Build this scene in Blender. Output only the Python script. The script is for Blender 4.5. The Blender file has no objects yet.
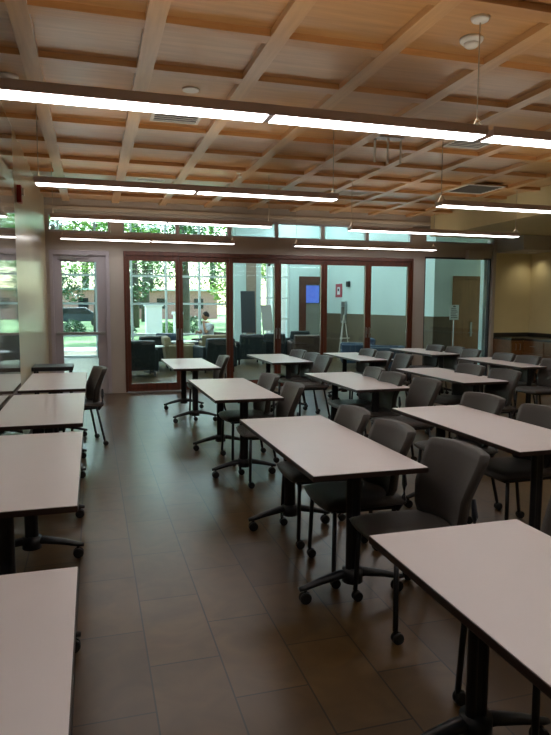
import bpy, bmesh, math, random
from math import sin, cos, pi, radians
from mathutils import Vector, Matrix
random.seed(7)
S = bpy.context.scene
C = bpy.context.collection

# ------------------------------------------------------------------ camera
H_CAM, PITCH, YAW, ROLL, F_PX = 1.532, 0.0997, 0.2873, 0.0029, 618.0
cam_d = bpy.data.cameras.new('camera')
cam_d.sensor_fit = 'VERTICAL'; cam_d.sensor_height = 36.0; cam_d.lens = F_PX / 735.0 * 36.0
cam_d.clip_start = 0.05; cam_d.clip_end = 300
cam = bpy.data.objects.new('camera', cam_d); C.objects.link(cam)
_f = Vector((sin(YAW) * cos(PITCH), cos(YAW) * cos(PITCH), -sin(PITCH)))
_r = Vector((cos(YAW), -sin(YAW), 0)); _u = _r.cross(_f)
_r2 = _r * cos(ROLL) + _u * sin(ROLL); _u2 = -_r * sin(ROLL) + _u * cos(ROLL)
cam.matrix_world = Matrix(((_r2.x, _u2.x, -_f.x, 0), (_r2.y, _u2.y, -_f.y, 0),
                           (_r2.z, _u2.z, -_f.z, H_CAM), (0, 0, 0, 1)))
S.camera = cam

# ------------------------------------------------------------------ world, sun, exposure
W = bpy.data.worlds.new('sky'); S.world = W; W.use_nodes = True
wn = W.node_tree; bg = wn.nodes['Background']
sky = wn.nodes.new('ShaderNodeTexSky'); sky.sky_type = 'NISHITA'; sky.sun_disc = False
sky.sun_elevation = radians(48); sky.sun_rotation = radians(10); sky.air_density = 1.2; sky.dust_density = 2.0
wn.links.new(sky.outputs[0], bg.inputs[0]); bg.inputs[1].default_value = 0.9
sd = bpy.data.lights.new('sun', 'SUN'); sd.energy = 16; sd.angle = radians(0.6); sd.color = (1.0, 0.96, 0.88)
sun = bpy.data.objects.new('sun', sd); C.objects.link(sun)
sun.rotation_euler = Vector((-0.35, -0.62, -0.70)).to_track_quat('-Z', 'Y').to_euler()
FIX_DOWN, FIX_UP = 7.8, 3.8       # pendant strip emission
S.view_settings.view_transform = 'Standard'; S.view_settings.look = 'None'
S.view_settings.gamma = 1.0; S.view_settings.use_curve_mapping = False
S.view_settings.exposure = 0.35

# ------------------------------------------------------------------ materials
def lin(c):
    return tuple(((v / 255) / 12.92 if v / 255 <= .04045 else ((v / 255 + .055) / 1.055) ** 2.4) for v in c) + (1,)
def mat(name, rgb, rough=.5, metal=0, spec=.5, emit=None, estr=0, coat=0, coat_r=.1, var=0, vscale=8, bump=0, bscale=60, stretch=(1, 1, 1), sheen=0):
    m = bpy.data.materials.new(name); m.use_nodes = True
    nt = m.node_tree; b = nt.nodes['Principled BSDF']
    b.inputs['Roughness'].default_value = rough; b.inputs['Metallic'].default_value = metal
    b.inputs['Specular IOR Level'].default_value = spec
    b.inputs['Coat Weight'].default_value = coat; b.inputs['Coat Roughness'].default_value = coat_r
    if sheen: b.inputs['Sheen Weight'].default_value = sheen
    base = lin(rgb); b.inputs['Base Color'].default_value = base
    tc = nt.nodes.new('ShaderNodeTexCoord'); mp = nt.nodes.new('ShaderNodeMapping')
    mp.inputs['Scale'].default_value = stretch; nt.links.new(tc.outputs['Object'], mp.inputs[0])
    if var:
        n = nt.nodes.new('ShaderNodeTexNoise'); n.inputs['Scale'].default_value = vscale; n.inputs['Detail'].default_value = 5
        nt.links.new(mp.outputs[0], n.inputs['Vector'])
        r = nt.nodes.new('ShaderNodeValToRGB'); nt.links.new(n.outputs['Fac'], r.inputs[0])
        r.color_ramp.elements[0].position = .3; r.color_ramp.elements[1].position = .7
        r.color_ramp.elements[0].color = tuple(v * (1 - var) for v in base[:3]) + (1,)
        r.color_ramp.elements[1].color = tuple(min(1, v * (1 + var)) for v in base[:3]) + (1,)
        nt.links.new(r.outputs[0], b.inputs['Base Color'])
    if bump:
        n2 = nt.nodes.new('ShaderNodeTexNoise'); n2.inputs['Scale'].default_value = bscale
        nt.links.new(mp.outputs[0], n2.inputs['Vector'])
        bp = nt.nodes.new('ShaderNodeBump'); bp.inputs['Strength'].default_value = bump; bp.inputs['Distance'].default_value = .01
        nt.links.new(n2.outputs['Fac'], bp.inputs['Height']); nt.links.new(bp.outputs[0], b.inputs['Normal'])
    if emit:
        b.inputs['Emission Color'].default_value = lin(emit); b.inputs['Emission Strength'].default_value = estr
    return m
def wood(name, dark, light, rough=.35, coat=0, coat_r=.15, axis=0, scale=1.0):
    m = bpy.data.materials.new(name); m.use_nodes = True
    nt = m.node_tree; b = nt.nodes['Principled BSDF']
    g = nt.nodes.new('ShaderNodeNewGeometry'); mp = nt.nodes.new('ShaderNodeMapping')
    sc = [14.0, 14.0, 14.0]; sc[axis] = .9
    mp.inputs['Scale'].default_value = tuple(v * scale for v in sc)
    nt.links.new(g.outputs['Position'], mp.inputs[0])
    n = nt.nodes.new('ShaderNodeTexNoise'); n.inputs['Scale'].default_value = 1.6; n.inputs['Detail'].default_value = 6; n.inputs['Roughness'].default_value = .6
    nt.links.new(mp.outputs[0], n.inputs['Vector'])
    r = nt.nodes.new('ShaderNodeValToRGB'); nt.links.new(n.outputs['Fac'], r.inputs[0])
    r.color_ramp.elements[0].position = .3; r.color_ramp.elements[1].position = .72
    r.color_ramp.elements[0].color = lin(dark); r.color_ramp.elements[1].color = lin(light)
    nt.links.new(r.outputs[0], b.inputs['Base Color'])
    b.inputs['Roughness'].default_value = rough; b.inputs['Coat Weight'].default_value = coat; b.inputs['Coat Roughness'].default_value = coat_r
    return m
def glass_mat(name, tint, refl=.06):
    m = bpy.data.materials.new(name); m.use_nodes = True
    nt = m.node_tree; nt.nodes.clear()
    o = nt.nodes.new('ShaderNodeOutputMaterial'); mx = nt.nodes.new('ShaderNodeMixShader')
    t = nt.nodes.new('ShaderNodeBsdfTransparent'); t.inputs[0].default_value = tint + (1,)
    g = nt.nodes.new('ShaderNodeBsdfGlossy'); g.inputs['Roughness'].default_value = .02
    fr = nt.nodes.new('ShaderNodeFresnel'); fr.inputs[0].default_value = 1.45
    nt.links.new(fr.outputs[0], mx.inputs[0]); nt.links.new(t.outputs[0], mx.inputs[1]); nt.links.new(g.outputs[0], mx.inputs[2])
    nt.links.new(mx.outputs[0], o.inputs[0]); return m
def floor_mat():
    m = bpy.data.materials.new('floor_tile'); m.use_nodes = True
    nt = m.node_tree; b = nt.nodes['Principled BSDF']
    g = nt.nodes.new('ShaderNodeNewGeometry'); mp = nt.nodes.new('ShaderNodeMapping')
    mp.inputs['Rotation'].default_value = (0, 0, radians(90)); mp.inputs['Location'].default_value = (.1, .11, 0)
    nt.links.new(g.outputs['Position'], mp.inputs[0])
    br = nt.nodes.new('ShaderNodeTexBrick'); br.offset = .5
    br.inputs['Scale'].default_value = 1; br.inputs['Brick Width'].default_value = .61; br.inputs['Row Height'].default_value = .305
    br.inputs['Mortar Size'].default_value = .004; br.inputs['Mortar Smooth'].default_value = .2; br.inputs['Bias'].default_value = 0
    br.inputs['Color1'].default_value = lin((92, 70, 42)); br.inputs['Color2'].default_value = lin((76, 57, 34)); br.inputs['Mortar'].default_value = lin((34, 28, 20))
    nt.links.new(mp.outputs[0], br.inputs['Vector'])
    n = nt.nodes.new('ShaderNodeTexNoise'); n.inputs['Scale'].default_value = 5; n.inputs['Detail'].default_value = 8; n.inputs['Distortion'].default_value = 1.2
    nt.links.new(g.outputs['Position'], n.inputs['Vector'])
    r = nt.nodes.new('ShaderNodeValToRGB'); r.color_ramp.elements[0].position = .32; r.color_ramp.elements[1].position = .7
    r.color_ramp.elements[0].color = (.78, .77, .75, 1); r.color_ramp.elements[1].color = (1.2, 1.19, 1.16, 1)
    nt.links.new(n.outputs['Fac'], r.inputs[0])
    mx = nt.nodes.new('ShaderNodeMix'); mx.data_type = 'RGBA'; mx.blend_type = 'MULTIPLY'; mx.inputs[0].default_value = 1
    nt.links.new(br.outputs['Color'], mx.inputs[6]); nt.links.new(r.outputs[0], mx.inputs[7]); nt.links.new(mx.outputs[2], b.inputs['Base Color'])
    b.inputs['Roughness'].default_value = .27; b.inputs['Specular IOR Level'].default_value = .62
    rr = nt.nodes.new('ShaderNodeMapRange'); rr.inputs[3].default_value = .285; rr.inputs[4].default_value = .285
    nt.links.new(n.outputs['Fac'], rr.inputs[0]); nt.links.new(rr.outputs[0], b.inputs['Roughness'])
    return m

MT = dict(
    floor=floor_mat(),
    ceil=wood('ceiling_birch_veneer', (186, 134, 78), (214, 164, 104), .34, .9, .28, axis=0),
    beam=wood('ceiling_beam_wood', (194, 144, 90), (220, 174, 118), .34, .9, .28, axis=1),
    beam_x=wood('ceiling_cross_beam_wood', (186, 130, 74), (210, 158, 98), .34, .9, .28, axis=0),
    cream=mat('cream_lacquered_wall', (205, 190, 150), .3, coat=.6, coat_r=.22, var=.04, vscale=2),
    board=mat('glossy_panel', (112, 106, 92), .07, spec=.9, coat=.5, coat_r=.04),
    wall=mat('grey_painted_wall', (176, 168, 160), .6, var=.03, vscale=3, bump=.05),
    beige=mat('beige_painted_wall', (214, 200, 156), .65, var=.03, vscale=3, bump=.05),
    lobby=mat('pale_painted_wall', (206, 222, 216), .6, var=.02, vscale=2),
    trimw=mat('pale_trim', (196, 186, 172), .45),
    door_metal=mat('grey_painted_metal', (176, 170, 178), .35, spec=.5),
    redwood=wood('red_brown_wood', (74, 36, 24), (104, 52, 34), .35, .3, .2, axis=2),
    oak=wood('oak_door_wood', (120, 78, 44), (150, 100, 58), .4, .2, .3, axis=2),
    cabinet=wood('cabinet_wood', (104, 70, 38), (132, 90, 50), .4, .2, .3, axis=0),
    wains=wood('brown_wainscot', (84, 68, 50), (98, 80, 60), .5, axis=2, scale=.6),
    lam=mat('white_laminate', (220, 210, 208), .33, spec=.5, var=.015, vscale=4),
    edge=mat('dark_edge_band', (44, 28, 24), .4),
    black=mat('black_powder_coat', (20, 22, 28), .42, var=.1, vscale=30),
    caster=mat('black_rubber', (16, 16, 18), .5),
    fabric=mat('brown_grey_upholstery', (50, 42, 36), .5, var=.12, vscale=60, bump=.3, bscale=400, sheen=.15),
    shell=mat('chair_shell_plastic', (52, 54, 60), .35),
    fixture=mat('pendant_housing', (205, 188, 184), .45),
    lit=mat('pendant_lens', (240, 240, 240), .5, emit=(255, 252, 250), estr=FIX_DOWN),
    litup=mat('pendant_uplight_lens', (240, 240, 240), .5, emit=(255, 244, 225), estr=FIX_UP),
    lobbyfill=mat('lobby_fill_glow', (240, 240, 240), .5, emit=(225, 246, 255), estr=16),  # glow of the panels added to lift the lobby walls
    cable=mat('steel_cable', (190, 180, 165), .4, metal=.6),
    white=mat('white_plastic', (225, 222, 214), .45),
    grille=mat('grey_grille', (96, 92, 86), .5),
    steel=mat('brushed_steel', (170, 170, 170), .3, metal=1),
    red=mat('red_plastic', (150, 30, 26), .4),
    counter=mat('dark_counter', (44, 42, 38), .3, var=.15, vscale=40),
    mull=mat('white_window_metal', (222, 228, 224), .4),
    teal=mat('dark_green_upholstery', (30, 40, 42), .6, var=.1, vscale=30),
    tan=mat('tan_upholstery', (140, 122, 92), .7, var=.08, vscale=30),
    brown=mat('brown_upholstery', (70, 50, 40), .6, var=.1, vscale=30),
    blue=mat('blue_grey_upholstery', (52, 68, 88), .6, var=.1, vscale=30),
    screen=mat('blue_screen', (40, 60, 150), .3, emit=(70, 96, 210), estr=.9),
    screen2=mat('screen_text', (120, 140, 220), .3, emit=(130, 150, 235), estr=.9),
    paper=mat('white_paper', (225, 228, 226), .7),
    ink=mat('printed_ink', (70, 72, 78), .7),
    brick=mat('red_brick', (196, 140, 124), .8, var=.25, vscale=6),
    brickcol=mat('tan_brick', (158, 136, 118), .8, var=.15, vscale=9, stretch=(1, 1, 4)),
    leaf1=mat('leaf_bright', (104, 150, 62), .5, var=.35, vscale=3),
    leaf2=mat('leaf_dark', (62, 104, 56), .5, var=.35, vscale=3),
    leaf3=mat('leaf_yellow_green', (150, 178, 84), .5, var=.3, vscale=3),
    bark=mat('tree_bark', (84, 74, 64), .85, var=.25, vscale=12, bump=.5, bscale=30),
    grass=mat('lawn', (92, 122, 66), .9, var=.25, vscale=2),
    path=mat('pale_concrete', (205, 202, 192), .8, var=.06, vscale=2),
    glass=glass_mat('door_glass', (.88, .95, .94)), clear=glass_mat('window_glass', (.90, .97, .97)),
    skin=mat('skin', (196, 142, 112), .5), hair=mat('dark_hair', (28, 22, 20), .6), shirt=mat('white_shirt', (214, 214, 216), .8), trousers=mat('dark_trousers', (46, 50, 62), .8),
    eye=mat('eye_dark', (20, 16, 14), .3), mouth=mat('lips', (150, 80, 74), .5),
    car=mat('dark_car_paint', (40, 52, 66), .25, coat=.6), rubber=mat('tyre', (18, 18, 18), .7), carglass=mat('car_glass', (24, 30, 34), .1),
    whitepaint=mat('white_painted_column', (232, 234, 226), .6),
)

# ------------------------------------------------------------------ mesh helpers
class MB:
    def __init__(s): s.v = []; s.f = []
    def add(s, vs, fs):
        n = len(s.v); s.v += [tuple(v) for v in vs]; s.f += [tuple(i + n for i in f) for f in fs]; return s
    def box(s, x0, y0, z0, x1, y1, z1):
        if x0 > x1: x0, x1 = x1, x0
        if y0 > y1: y0, y1 = y1, y0
        if z0 > z1: z0, z1 = z1, z0
        return s.add([(x0, y0, z0), (x1, y0, z0), (x1, y1, z0), (x0, y1, z0), (x0, y0, z1), (x1, y0, z1), (x1, y1, z1), (x0, y1, z1)],
                     [(0, 3, 2, 1), (4, 5, 6, 7), (0, 1, 5, 4), (1, 2, 6, 5), (2, 3, 7, 6), (3, 0, 4, 7)])
    def tube(s, pts, r, seg=10, ry=None, up=(0, 0, 1)):
        pts = [Vector(p) for p in pts]; rs = r if isinstance(r, (list, tuple)) else [r] * len(pts)
        ring = []; vs = []
        for i, p in enumerate(pts):
            t = (pts[min(i + 1, len(pts) - 1)] - pts[max(i - 1, 0)]).normalized()
            a = Vector(up) if abs(t.dot(Vector(up))) < .95 else Vector((1, 0, 0))
            e1 = t.cross(a).normalized(); e2 = e1.cross(t).normalized()
            k = 1 if ry is None else ry
            for j in range(seg):
                th = 2 * pi * j / seg; vs.append(p + e1 * cos(th) * rs[i] + e2 * sin(th) * rs[i] * k)
        fs = []
        for i in range(len(pts) - 1):
            for j in range(seg):
                a = i * seg + j; b = i * seg + (j + 1) % seg; fs.append((a, b, b + seg, a + seg))
        fs.append(tuple(range(seg - 1, -1, -1))); fs.append(tuple((len(pts) - 1) * seg + j for j in range(seg)))
        return s.add(vs, fs)
    def lathe(s, prof, c=(0, 0, 0), seg=20, axis='z'):
        vs = []; fs = []
        for (r, h) in prof:
            for j in range(seg):
                th = 2 * pi * j / seg; a, b = r * cos(th), r * sin(th)
                vs.append({'z': (c[0] + a, c[1] + b, c[2] + h), 'x': (c[0] + h, c[1] + a, c[2] + b), 'y': (c[0] + a, c[1] + h, c[2] + b)}[axis])
        for i in range(len(prof) - 1):
            for j in range(seg):
                a = i * seg + j; b = i * seg + (j + 1) % seg; fs.append((a, b, b + seg, a + seg))
        fs.append(tuple(range(seg - 1, -1, -1))); fs.append(tuple((len(prof) - 1) * seg + j for j in range(seg)))
        return s.add(vs, fs)
    def build(s, name, m, parent=None, bevel=0, smooth=False, mats=None):
        me = bpy.data.meshes.new(name); me.from_pydata(s.v, [], s.f)
        bm = bmesh.new(); bm.from_mesh(me)
        bmesh.ops.remove_doubles(bm, verts=bm.verts, dist=1e-6)
        if bevel:
            ed = [e for e in bm.edges if len(e.link_faces) == 2 and e.calc_face_angle(0) > .6]
            bmesh.ops.bevel(bm, geom=ed, offset=bevel, segments=2, affect='EDGES', profile=.6)
        bmesh.ops.recalc_face_normals(bm, faces=bm.faces)
        bm.to_mesh(me); bm.free()
        if smooth:
            for p in me.polygons: p.use_smooth = True
        me.materials.append(MT[m] if isinstance(m, str) else m)
        o = bpy.data.objects.new(name, me); C.objects.link(o)
        if parent: o.parent = parent
        return o
def B(*a): return MB().box(*a)
def shade_flat_caps(o, ang=.7):
    me = o.data
    try: me.set_sharp_from_angle(angle=ang)
    except Exception: pass
    return o
def thing(name, label, cat, loc=(0, 0, 0), rz=0, group=None):
    o = bpy.data.objects.new(name, None); C.objects.link(o); o.empty_display_size = .1
    o.location = loc; o.rotation_euler = (0, 0, rz); o['label'] = label; o['category'] = cat
    if group: o['group'] = group
    return o
def tag(o, label, cat, group=None, kind=None):
    o['label'] = label; o['category'] = cat
    if group: o['group'] = group
    if kind: o['kind'] = kind
    return o
def struct(o, label=None):
    o['kind'] = 'structure'
    if label: o['label'] = label
    return o
def sthing(name, loc=(0, 0, 0)):
    o = bpy.data.objects.new(name, None); C.objects.link(o); o.location = loc; o['kind'] = 'structure'; return o
KIDS = {}
def dup(root, loc, rz, label, group=None, rec=None):
    def cp(o, par):
        c = o.copy(); C.objects.link(c)
        if par: c.parent = par
        for ch in [k for k in ALL(o)]: cp(ch, c)
        return c
    r = cp(root, None); r.location = loc; r.rotation_euler = (0, 0, rz); r['label'] = label
    if group: r['group'] = group
    return r
def ALL(o): return list(o.children)

# ------------------------------------------------------------------ the room
YB, YB2 = 11.05, 11.20            # rear wall of the classroom
XL, XR = -0.72, 8.85
YF = -1.6
ZC = 3.295                        # veneer panels; beams hang below to 3.25
ZB = 3.25
def bx(x): return x * .987
def bz(z): return 1.53 + (z - 1.53) * .987

struct(B(-6.2, YF - .2, -.15, 12.2, 21.6, 0).build('floor', 'floor'))
struct(B(XL - .2, YF - .2, ZC, 6.55, YB2, 3.45).build('ceiling', 'ceil'))
# coffer beams: one joined trim grid
gx = MB(); gy = MB()
x = .415 - 2 * .79
k = -1
while .415 + .79 * k < 6.4:
    xc = .415 + .79 * k
    if xc - .06 > XL: gy.box(xc - .06, YF, ZB, xc + .06, YB - .02, ZC + .01)
    k += 1
for k in range(-7, 9):
    y0 = 4.0 + .785 * k
    if y0 > YF and y0 < YB - .2: gx.box(XL, y0, ZB + .002, 6.45, y0 + .12, ZC + .01)
struct(gy.build('trim_1', 'beam', bevel=.003), 'long wooden ceiling beams')
struct(gx.build('trim_2', 'beam_x', bevel=.003), 'wooden cross beams of the coffered ceiling')
# left wall
struct(B(XL - .2, YF, 0, XL, YB, 3.45).build('wall_left', 'cream'))
struct(B(XL, YF, 0, XL + .012, 6.66, ZB).build('trim_3', 'board', bevel=.002), 'glossy dark wall panel')
struct(B(XL, 6.66, 0, XL + .014, YB, .1).build('baseboard_left', 'edge'))
# front and right walls
struct(B(XL - .2, YF - .2, 0, XR + .2, YF, 3.45).build('wall_front', 'beige'))
struct(B(XR, YF, 0, XR + .2, YB2, 3.45).build('wall_right', 'beige'))
# dropped soffit on the right
struct(B(6.45, YF, 2.9, XR, YB, 3.45).build('ceiling_soffit', 'beige')).name = 'ceiling'
struct(B(7.98, 10.2, 2.62, XR, YB, 2.9).build('trim_4', 'wall'), 'lowered bulkhead over the counter')
# rear wall pieces
wb = MB()
def wbx(x0, x1, z0, z1): wb.box(bx(x0), YB, bz(z0) if z0 else 0, bx(x1), YB2, bz(z1))
wbx(-.94, -.68, 0, 3.5)
wbx(.30, .545, 0, 2.77)
wbx(-.68, .30, 2.46, 2.76)
wbx(.545, 6.165, 2.465, 2.77)
wbx(6.165, 6.43, 0, 2.78)
wbx(6.43, 8.0, 2.52, 2.80)
wbx(.335, .53, 2.77, 3.07)
wbx(6.14, 6.43, 2.78, 3.1)
wbx(-.68, 6.45, 3.075, 3.5)
wbx(6.43, 8.06, 3.0, 3.5)
struct(wb.build('wall_back', 'wall'))
struct(B(bx(8.06), YB, 0, XR + .2, YB2, 3.5).build('wall_back', 'beige'))
struct(B(XL, YB - .03, bz(3.13), 6.44, YB, bz(3.19)).build('trim_5', 'trimw', bevel=.005), 'pale rail above the clerestory windows')
struct(B(bx(7.99), YB - .05, 0, bx(8.06), YB2 + .02, 2.9).build('trim_6', 'wall', bevel=.004), 'dark end post of the glazed wall')
struct(B(bx(7.93), YB2 + .02, 0, bx(8.09), YB2 + .14, 2.6).build('trim_7', 'lobby', bevel=.003), 'white jamb beside the glass panel')

# single glazed exit door
d = sthing('door_1', (0, 0, 0)); X0, X1 = bx(-.68), bx(.30)
fr = MB(); fr.box(X0, YB - .02, 0, X0 + .06, YB2, bz(2.46)); fr.box(X1 - .06, YB - .02, 0, X1, YB2, bz(2.46)); fr.box(X0 + .06, YB - .02, bz(2.38), X1 - .06, YB2, bz(2.46))
fr.build('door_frame', 'door_metal', d, bevel=.004)
lf = MB(); a, b = X0 + .06, X1 - .06; y0, y1 = YB + .03, YB + .08
lf.box(a, y0, .01, a + .13, y1, bz(2.38)); lf.box(b - .15, y0, .01, b, y1, bz(2.38)); lf.box(a + .13, y0, .01, b - .15, y1, .24); lf.box(a + .13, y0, bz(2.27), b - .15, y1, bz(2.38))
lf.build('door_leaf', 'door_metal', d, bevel=.004)
B(a + .13, YB + .05, .24, b - .15, YB + .058, bz(2.27)).build('pane', 'clear', d)
pb = MB(); pb.box(a + .02, y0 - .06, 1.03, b - .02, y0 - .02, 1.075); pb.box(a + .04, y0 - .03, 1.02, a + .09, y0, 1.085); pb.box(b - .09, y0 - .03, 1.02, b - .04, y0, 1.085)
pb.build('push_bar', 'steel', d, bevel=.006)
cl = MB(); cl.box(a + .1, y0 - .05, bz(2.30), a + .36, y0, bz(2.36)); cl.tube([(a + .3, y0 - .06, bz(2.35)), (a + .55, y0 - .09, bz(2.37)), (a + .62, YB - .02, bz(2.40))], .01)
cl.build('door_closer', 'steel', d)
B(X0, YB - .04, 0, X1, YB - .02, .02).build('threshold', 'steel', d)

# six-leaf folding glass doors
fx0, fx1 = bx(.54), bx(6.165); ft = bz(2.47)
f = MB(); f.box(fx0, YB - .03, 0, fx0 + .04, YB2, ft); f.box(fx1 - .04, YB - .03, 0, fx1, YB2, ft); f.box(fx0 + .04, YB - .03, bz(2.40), fx1 - .04, YB2, ft)
struct(f.build('trim_8', 'redwood', bevel=.005), 'red-brown wooden frame of the folding doors')
B_ = (fx1 - fx0 - .08) / 6
struct(B(fx0, YB - .06, 0, fx1, YB - .03, .018).build('trim_9', 'steel'), 'metal floor track')
for i in range(6):
    a = fx0 + .04 + B_ * i; b = a + B_; dd = sthing('door_%d' % (i + 2))
    g = .002; m = MB(); st = .062
    m.box(a + g, YB, .02, a + st, YB + .06, bz(2.40)); m.box(b - st, YB, .02, b - g, YB + .06, bz(2.40))
    m.box(a + st, YB, .02, b - st, YB + .06, .16); m.box(a + st, YB, bz(2.31), b - st, YB + .06, bz(2.40))
    m.build('door_frame', 'redwood', dd, bevel=.004)
    B(a + st, YB + .026, .16, b - st, YB + .034, bz(2.31)).build('pane', 'glass', dd)
    hx = b - st / 2 if i % 2 == 0 else a + st / 2
    hm = MB(); hm.box(hx - .012, YB - .012, .92, hx + .012, YB, 1.12); hm.tube([(hx, YB - .012, 1.0), (hx, YB - .05, 1.0), (hx, YB - .05, 1.1)], .008)
    hm.build('door_handle', 'steel', dd, bevel=.001)

# clerestory windows
cls = [(-.70, .33), (.53, 1.49), (1.49, 2.43), (2.43, 3.33), (3.33, 4.25), (4.25, 5.17), (5.17, 6.14), (6.43, 8.06)]
for i, (a, b) in enumerate(cls):
    a, b = bx(a), bx(b); w = sthing('window_%d' % (i + 1)); z0, z1 = bz(2.77), bz(3.075)
    if i == 7: z0, z1 = bz(2.80), bz(3.0)
    t = .035; m = MB(); m.box(a, YB + .02, z0, a + t, YB + .1, z1); m.box(b - t, YB + .02, z0, b, YB + .1, z1); m.box(a + t, YB + .02, z0, b - t, YB + .1, z0 + .03); m.box(a + t, YB + .02, z1 - .03, b - t, YB + .1, z1)
    m.build('window_frame', 'door_metal', w, bevel=.003)
    B(a + t, YB + .055, z0 + .03, b - t, YB + .062, z1 - .03).build('pane', 'clear', w)
# fixed glass panel right
w = sthing('window_9'); a, b = bx(6.43), bx(7.99)
m = MB(); t = .03; m.box(a, YB + .02, 0, a + t, YB + .09, bz(2.52)); m.box(b - t, YB + .02, 0, b, YB + .09, bz(2.52)); m.box(a + t, YB + .02, 0, b - t, YB + .09, .08); m.box(a + t, YB + .02, bz(2.49), b - t, YB + .09, bz(2.52))
m.build('window_frame', 'shell', w, bevel=.003)
B(a + t, YB + .05, .08, b - t, YB + .058, bz(2.49)).build('pane', 'glass', w)

# ------------------------------------------------------------------ the lobby behind the glass
LZ = 4.6; LY = 19.0
lb = MB()
lb.box(-6.2, YB2, LZ, 12.2, LY + .3, LZ + .15)
struct(lb.build('ceiling', 'lobby'))
w = sthing('window_13'); m = MB()
for i in range(9): m.box(-6.2, YB + .1 + .96 * i, 0, -6.06, YB + .16 + .96 * i, LZ)
for z in (0, .62, 1.55, 2.38, 3.3, 4.52): m.box(-6.19, YB + .1, z, -6.07, LY, z + .06)
m.build('window_frame', 'mull', w); B(-6.135, YB + .1, .06, -6.13, LY, 4.52).build('pane', 'clear', w)
struct(B(-6.0, YB2 - .1, 0, XL - .2, YB2, LZ).build('wall_front', 'lobby'))
struct(MB().box(XL - .2, YB, 3.45, 12.2, YB2, LZ).box(XR + .2, YB, 0, 12.2, YB2, 3.45).build('wall_front', 'lobby'))
struct(B(7.15, 12.02, 0, 7.3, 18.6, LZ).build('wall_right', 'lobby'))
struct(B(7.13, 12.0, 0, 7.15, 18.6, 1.305).build('trim_10', 'wains', bevel=.003), 'brown wainscot panelling')
w2 = MB(); w2.box(7.3, 12.02, 0, 7.62, 12.17, LZ); w2.box(7.62, 12.02, 2.17, 8.50, 12.17, LZ); w2.box(8.50, 12.02, 0, 10.4, 12.17, LZ)
struct(w2.build('wall_right', 'lobby'))
struct(B(7.15, 12.0, 0, 7.60, 12.02, 1.305).build('trim_11', 'wains', bevel=.003), 'dark wainscot beside the oak door')
dd = sthing('door_8')
B(7.66, 12.05, .01, 8.46, 12.10, 2.13).build('door_leaf', 'oak', dd, bevel=.003)
m = MB(); m.box(7.60, 12.0, 0, 7.66, 12.14, 2.19); m.box(8.46, 12.0, 0, 8.52, 12.14, 2.19); m.box(7.66, 12.0, 2.13, 8.46, 12.14, 2.19); m.build('door_frame', 'oak', dd, bevel=.003)
m = MB(); m.box(8.09, 12.035, .86, 8.14, 12.05, 1.18); m.tube([(8.115, 12.04, .95), (8.115, 11.99, .95), (8.02, 11.985, .95)], .011); m.build('door_handle', 'steel', dd, bevel=.002)
# rear lobby wall with door opening
w3 = MB(); Y6 = 18.6
w3.box(4.2, Y6, 0, 5.0, LY, LZ); w3.box(5.0, Y6, 0, 5.95, LY, .35); w3.box(5.0, Y6, 2.9, 5.95, LY, LZ); w3.box(5.45, Y6, .35, 5.6, LY, 2.9); w3.box(5.95, Y6, 0, 6.26, LY, LZ); w3.box(6.26, Y6, 2.45, 7.3, LY, LZ)
struct(w3.build('wall_back', 'lobby'))
struct(B(4.55, Y6 - .03, 0, 4.86, Y6, 3.0).build('trim_12', 'brickcol'), 'tan brick pilaster')
for i, (a, b) in enumerate([(5.0, 5.45), (5.6, 5.95)]):
    w = sthing('window_%d' % (10 + i)); m = MB(); t = .04
    m.box(a, Y6 + .05, .35, a + t, Y6 + .15, 2.9); m.box(b - t, Y6 + .05, .35, b, Y6 + .15, 2.9)
    for z in (.35, 1.1, 1.75, 2.4, 2.86): m.box(a + t, Y6 + .05, z, b - t, Y6 + .15, z + .04)
    m.build('window_frame', 'mull', w); B(a + t, Y6 + .09, .39, b - t, Y6 + .095, 2.86).build('pane', 'clear', w)
dd = sthing('door_9')
m = MB(); m.box(6.26, Y6 - .02, 0, 6.40, Y6 + .1, 2.45); m.box(7.06, Y6 - .02, 0, 7.15, Y6 + .1, 2.45); m.box(6.40, Y6 - .02, 2.3, 7.06, Y6 + .1, 2.45); m.build('door_frame', 'redwood', dd, bevel=.004)
m = MB(); m.box(6.40, Y6, .01, 6.5, Y6 + .05, 2.3); m.box(7.0, Y6, .01, 7.06, Y6 + .05, 2.3); m.box(6.5, Y6, .01, 7.0, Y6 + .05, .25); m.box(6.5, Y6, 2.2, 7.0, Y6 + .05, 2.3); m.build('door_leaf', 'redwood', dd, bevel=.003)
B(6.5, Y6 + .02, .25, 7.0, Y6 + .026, 2.2).build('pane', 'glass', dd)
# small room beyond that door
struct(MB().box(5.97, 21.3, 0, 9.3, 21.45, 3).box(6.0, LY, 0, 6.12, 21.3, 3).box(9.2, LY, 0, 9.3, 21.3, 3).build('wall_back', 'wall'))
struct(B(6.0, LY, 2.9, 9.3, 21.3, 3.0).build('ceiling', 'wall'))
tv = thing('wall_screen', 'blue glowing screen seen through the far wooden door', 'screen', (7.42, 21.22, 1.95))
B(-.52, 0, -.34, .52, .05, .34).build('casing', 'black', tv, bevel=.008)
B(-.49, -.006, -.31, .49, 0, .31).build('display', 'screen', tv)
tx = MB()
for zz, ww in ((.18, .3), (.08, .22), (-.04, .34), (-.14, .26)): tx.box(-.35, -.009, zz, -.35 + ww, -.006, zz + .035)
tx.build('screen_lines', 'screen2', tv)
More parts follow.
